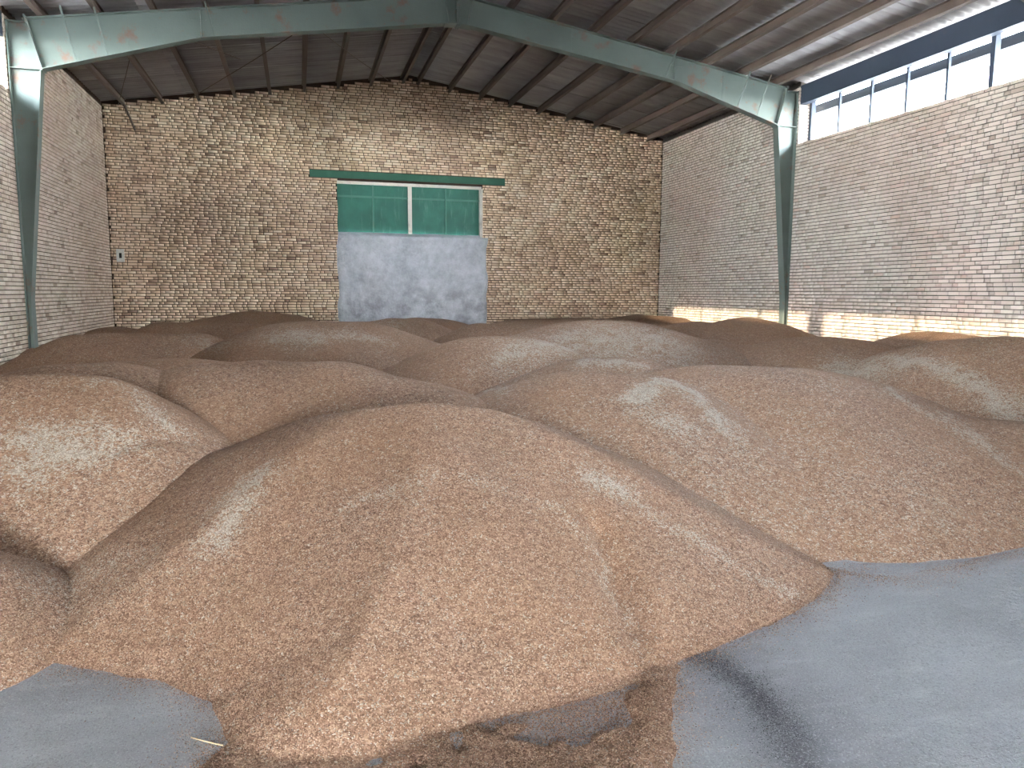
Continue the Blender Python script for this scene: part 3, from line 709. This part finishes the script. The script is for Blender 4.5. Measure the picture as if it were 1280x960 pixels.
# kernels that can nearly be told apart on the heaps closest to the camera: geometry nodes scatter a lens-shaped seed
def kernel_tree():
    gt = bpy.data.node_groups.new('scatter_kernels', 'GeometryNodeTree')
    gt.interface.new_socket('Geometry', in_out='INPUT', socket_type='NodeSocketGeometry'); gt.interface.new_socket('Geometry', in_out='OUTPUT', socket_type='NodeSocketGeometry')
    A = lambda t, **k: (lambda x: ([setattr(x, a, b) for a, b in k.items()], x)[1])(gt.nodes.new(t)); L = gt.links.new
    gi, go = A('NodeGroupInput'), A('NodeGroupOutput')
    di = A('GeometryNodeDistributePointsOnFaces', distribute_method='RANDOM'); na = A('GeometryNodeInputNamedAttribute', data_type='FLOAT'); na.inputs[0].default_value = 'near'
    mu = A('ShaderNodeMath', operation='MULTIPLY'); mu.inputs[1].default_value = 15000.0
    L(gi.outputs[0], di.inputs['Mesh']); L(na.outputs['Attribute'], mu.inputs[0]); L(mu.outputs[0], di.inputs['Density'])
    ri = A('FunctionNodeRandomValue', data_type='FLOAT_VECTOR'); ri.inputs[0].default_value = (-.5, -.5, 0); ri.inputs[1].default_value = (.5, .5, 6.283)
    ro = A('FunctionNodeRotateRotation'); ro.rotation_space = 'LOCAL'; er = A('FunctionNodeEulerToRotation')
    L(ri.outputs[0], er.inputs[0]); L(di.outputs['Rotation'], ro.inputs[0]); L(er.outputs[0], ro.inputs[1])
    ip = A('GeometryNodeInstanceOnPoints'); rs = A('FunctionNodeRandomValue', data_type='FLOAT'); rs.inputs[2].default_value = .75; rs.inputs[3].default_value = 1.15
    L(di.outputs['Points'], ip.inputs['Points']); L(ro.outputs[0], ip.inputs['Rotation']); L(rs.outputs[1], ip.inputs['Scale'])
    # the seed itself is built in the tree: a small sphere squeezed to a kernel
    ic = A('GeometryNodeMeshIcoSphere'); ic.inputs['Radius'].default_value = .5; ic.inputs['Subdivisions'].default_value = 1
    tr = A('GeometryNodeTransform'); tr.inputs['Scale'].default_value = (.0074, .0040, .0036)
    sm = A('GeometryNodeSetMaterial'); sm.inputs['Material'].default_value = M['wheat_kernel']
    L(ic.outputs[0], tr.inputs[0]); L(tr.outputs[0], sm.inputs[0]); L(sm.outputs[0], ip.inputs['Instance']); L(ip.outputs[0], go.inputs[0])
    return gt
GT = kernel_tree()
for n in ('A', 'J1', 'J2', 'L1', 'Q'):
    h_ = heap_obj[n]; src = h_.data; nv = len(src.vertices); co = np.empty(nv * 3, np.float32); src.vertices.foreach_get('co', co); co = co.reshape(-1, 3) + np.array(h_.location)
    d = np.hypot(co[:, 0], co[:, 1]); near = np.clip((5.2 - d) / 1.6, 0, 1)
    bm = bmesh.new(); bm.from_mesh(src); bm.verts.ensure_lookup_table()
    bmesh.ops.delete(bm, geom=[v for v, w in zip(bm.verts, near) if w <= 0], context='VERTS')
    if len(bm.faces) == 0: bm.free(); continue
    me = bpy.data.meshes.new('loose_kernels'); bm.to_mesh(me); bm.free()
    k = np.empty(len(me.vertices) * 3, np.float32); me.vertices.foreach_get('co', k); k = k.reshape(-1, 3) + np.array(h_.location)
    a = me.attributes.new('near', 'FLOAT', 'POINT'); a.data.foreach_set('value', np.clip((5.2 - np.hypot(k[:, 0], k[:, 1])) / 1.6, 0, 1).astype(np.float32))
    o = mesh_obj('loose_kernels', me, None, h_); o['kind'] = 'stuff'
    md = o.modifiers.new('scatter', 'NODES'); md.node_group = GT
def ground_h(X, Y): return np.max([height(n, X, Y) for n in ('A', 'J1', 'Q')], 0)

# ------------------------------------------------------------------ loose kernels on the floor in front
def kernels(name, P, size, mat, label, cat, parent=None, slim=.5):
    n = len(P); a = RNG.uniform(0, 2 * math.pi, n); L = size * RNG.uniform(.75, 1.2, n); W = L * slim; tz = RNG.normal(0, .35, n)
    ux = np.stack([np.cos(a) * np.cos(tz), np.sin(a) * np.cos(tz), np.sin(tz)], -1); uy = np.stack([-np.sin(a), np.cos(a), a * 0], -1); uz = np.cross(ux, uy)
    V = np.stack([P - ux * L[:, None] / 2, P + ux * L[:, None] / 2, P - uy * W[:, None] / 2, P + uy * W[:, None] / 2, P - uz * W[:, None] / 2, P + uz * W[:, None] / 2], 1).reshape(-1, 3)
    T = np.array([(0, 3, 5), (0, 5, 2), (0, 2, 4), (0, 4, 3), (1, 5, 3), (1, 2, 5), (1, 4, 2), (1, 3, 4)])
    Fq = (np.arange(n)[:, None, None] * 6 + T).reshape(-1, 3)
    o = mesh_obj(name, np_mesh(name, V, Fq, 3), mat, parent); setp(o, label, cat, kind='stuff'); return o
def scatter(n, x0, x1, y0, y1, dens):
    X = RNG.uniform(x0, x1, n); Y = RNG.uniform(y0, y1, n); k = RNG.uniform(0, 1, n) < dens(X, Y); X, Y = X[k], Y[k]
    return np.stack([X, Y, np.maximum(ground_h(X, Y), 0) + .002], -1)
def dens_spill(X, Y):
    d = inside_dist(SPILL, X, Y); e = np.maximum(inside_dist(FOOT['A'], X, Y), inside_dist(FOOT['J1'], X, Y))
    a = np.clip(d / .10 + .4, 0, 1) * (.9 + .7 * vnoise(X * 5, Y * 5, 41) + .5 * vnoise(X * 13, Y * 13, 42)); a = np.where(d > 0, np.clip(a, .08, 1), .5 * np.exp(np.minimum(d, 0) / .05))
    b = np.exp(-np.clip(-e, 0, 9) / .05) * .5
    return np.where(e > .05, .12, np.clip(np.maximum(a, b), 0, 1)) * (e < .25)
kernels('spilled_wheat', scatter(420000, -1.3, 4.6, 1.85, 3.75, dens_spill), .0078, M['kernel'], 'thin scatter of wheat kernels on the floor before the front heap', 'wheat')
def dens_grit(X, Y):
    d = np.full(X.shape, 9.)
    for a, b in zip(STREAK[:-1], STREAK[1:]):
        ex, ey = b[0] - a[0], b[1] - a[1]; t = np.clip(((X - a[0]) * ex + (Y - a[1]) * ey) / (ex * ex + ey * ey), 0, 1)
        d = np.minimum(d, np.hypot(X - a[0] - t * ex, Y - a[1] - t * ey))
    return np.clip(np.exp(-(d / .08) ** 2) + .12 * np.exp(-(d / .2) ** 2), 0, 1) * (inside_dist(FOOT['A'], X, Y) < 0)
kernels('black_grit', scatter(60000, 1.0, 2.6, 1.6, 3.1, dens_grit), .0045, M['grit'], 'band of black grit on the grey floor right of the front heap', 'grit', slim=.8)
setp(MB().tube([(-.415, 2.735, .006), (-.36, 2.69, .009), (-.30, 2.655, .005)], .0022, 5).build('straw_stalk', M['straw']), 'dry straw stalk lying on the floor left of the front heap', 'straw')
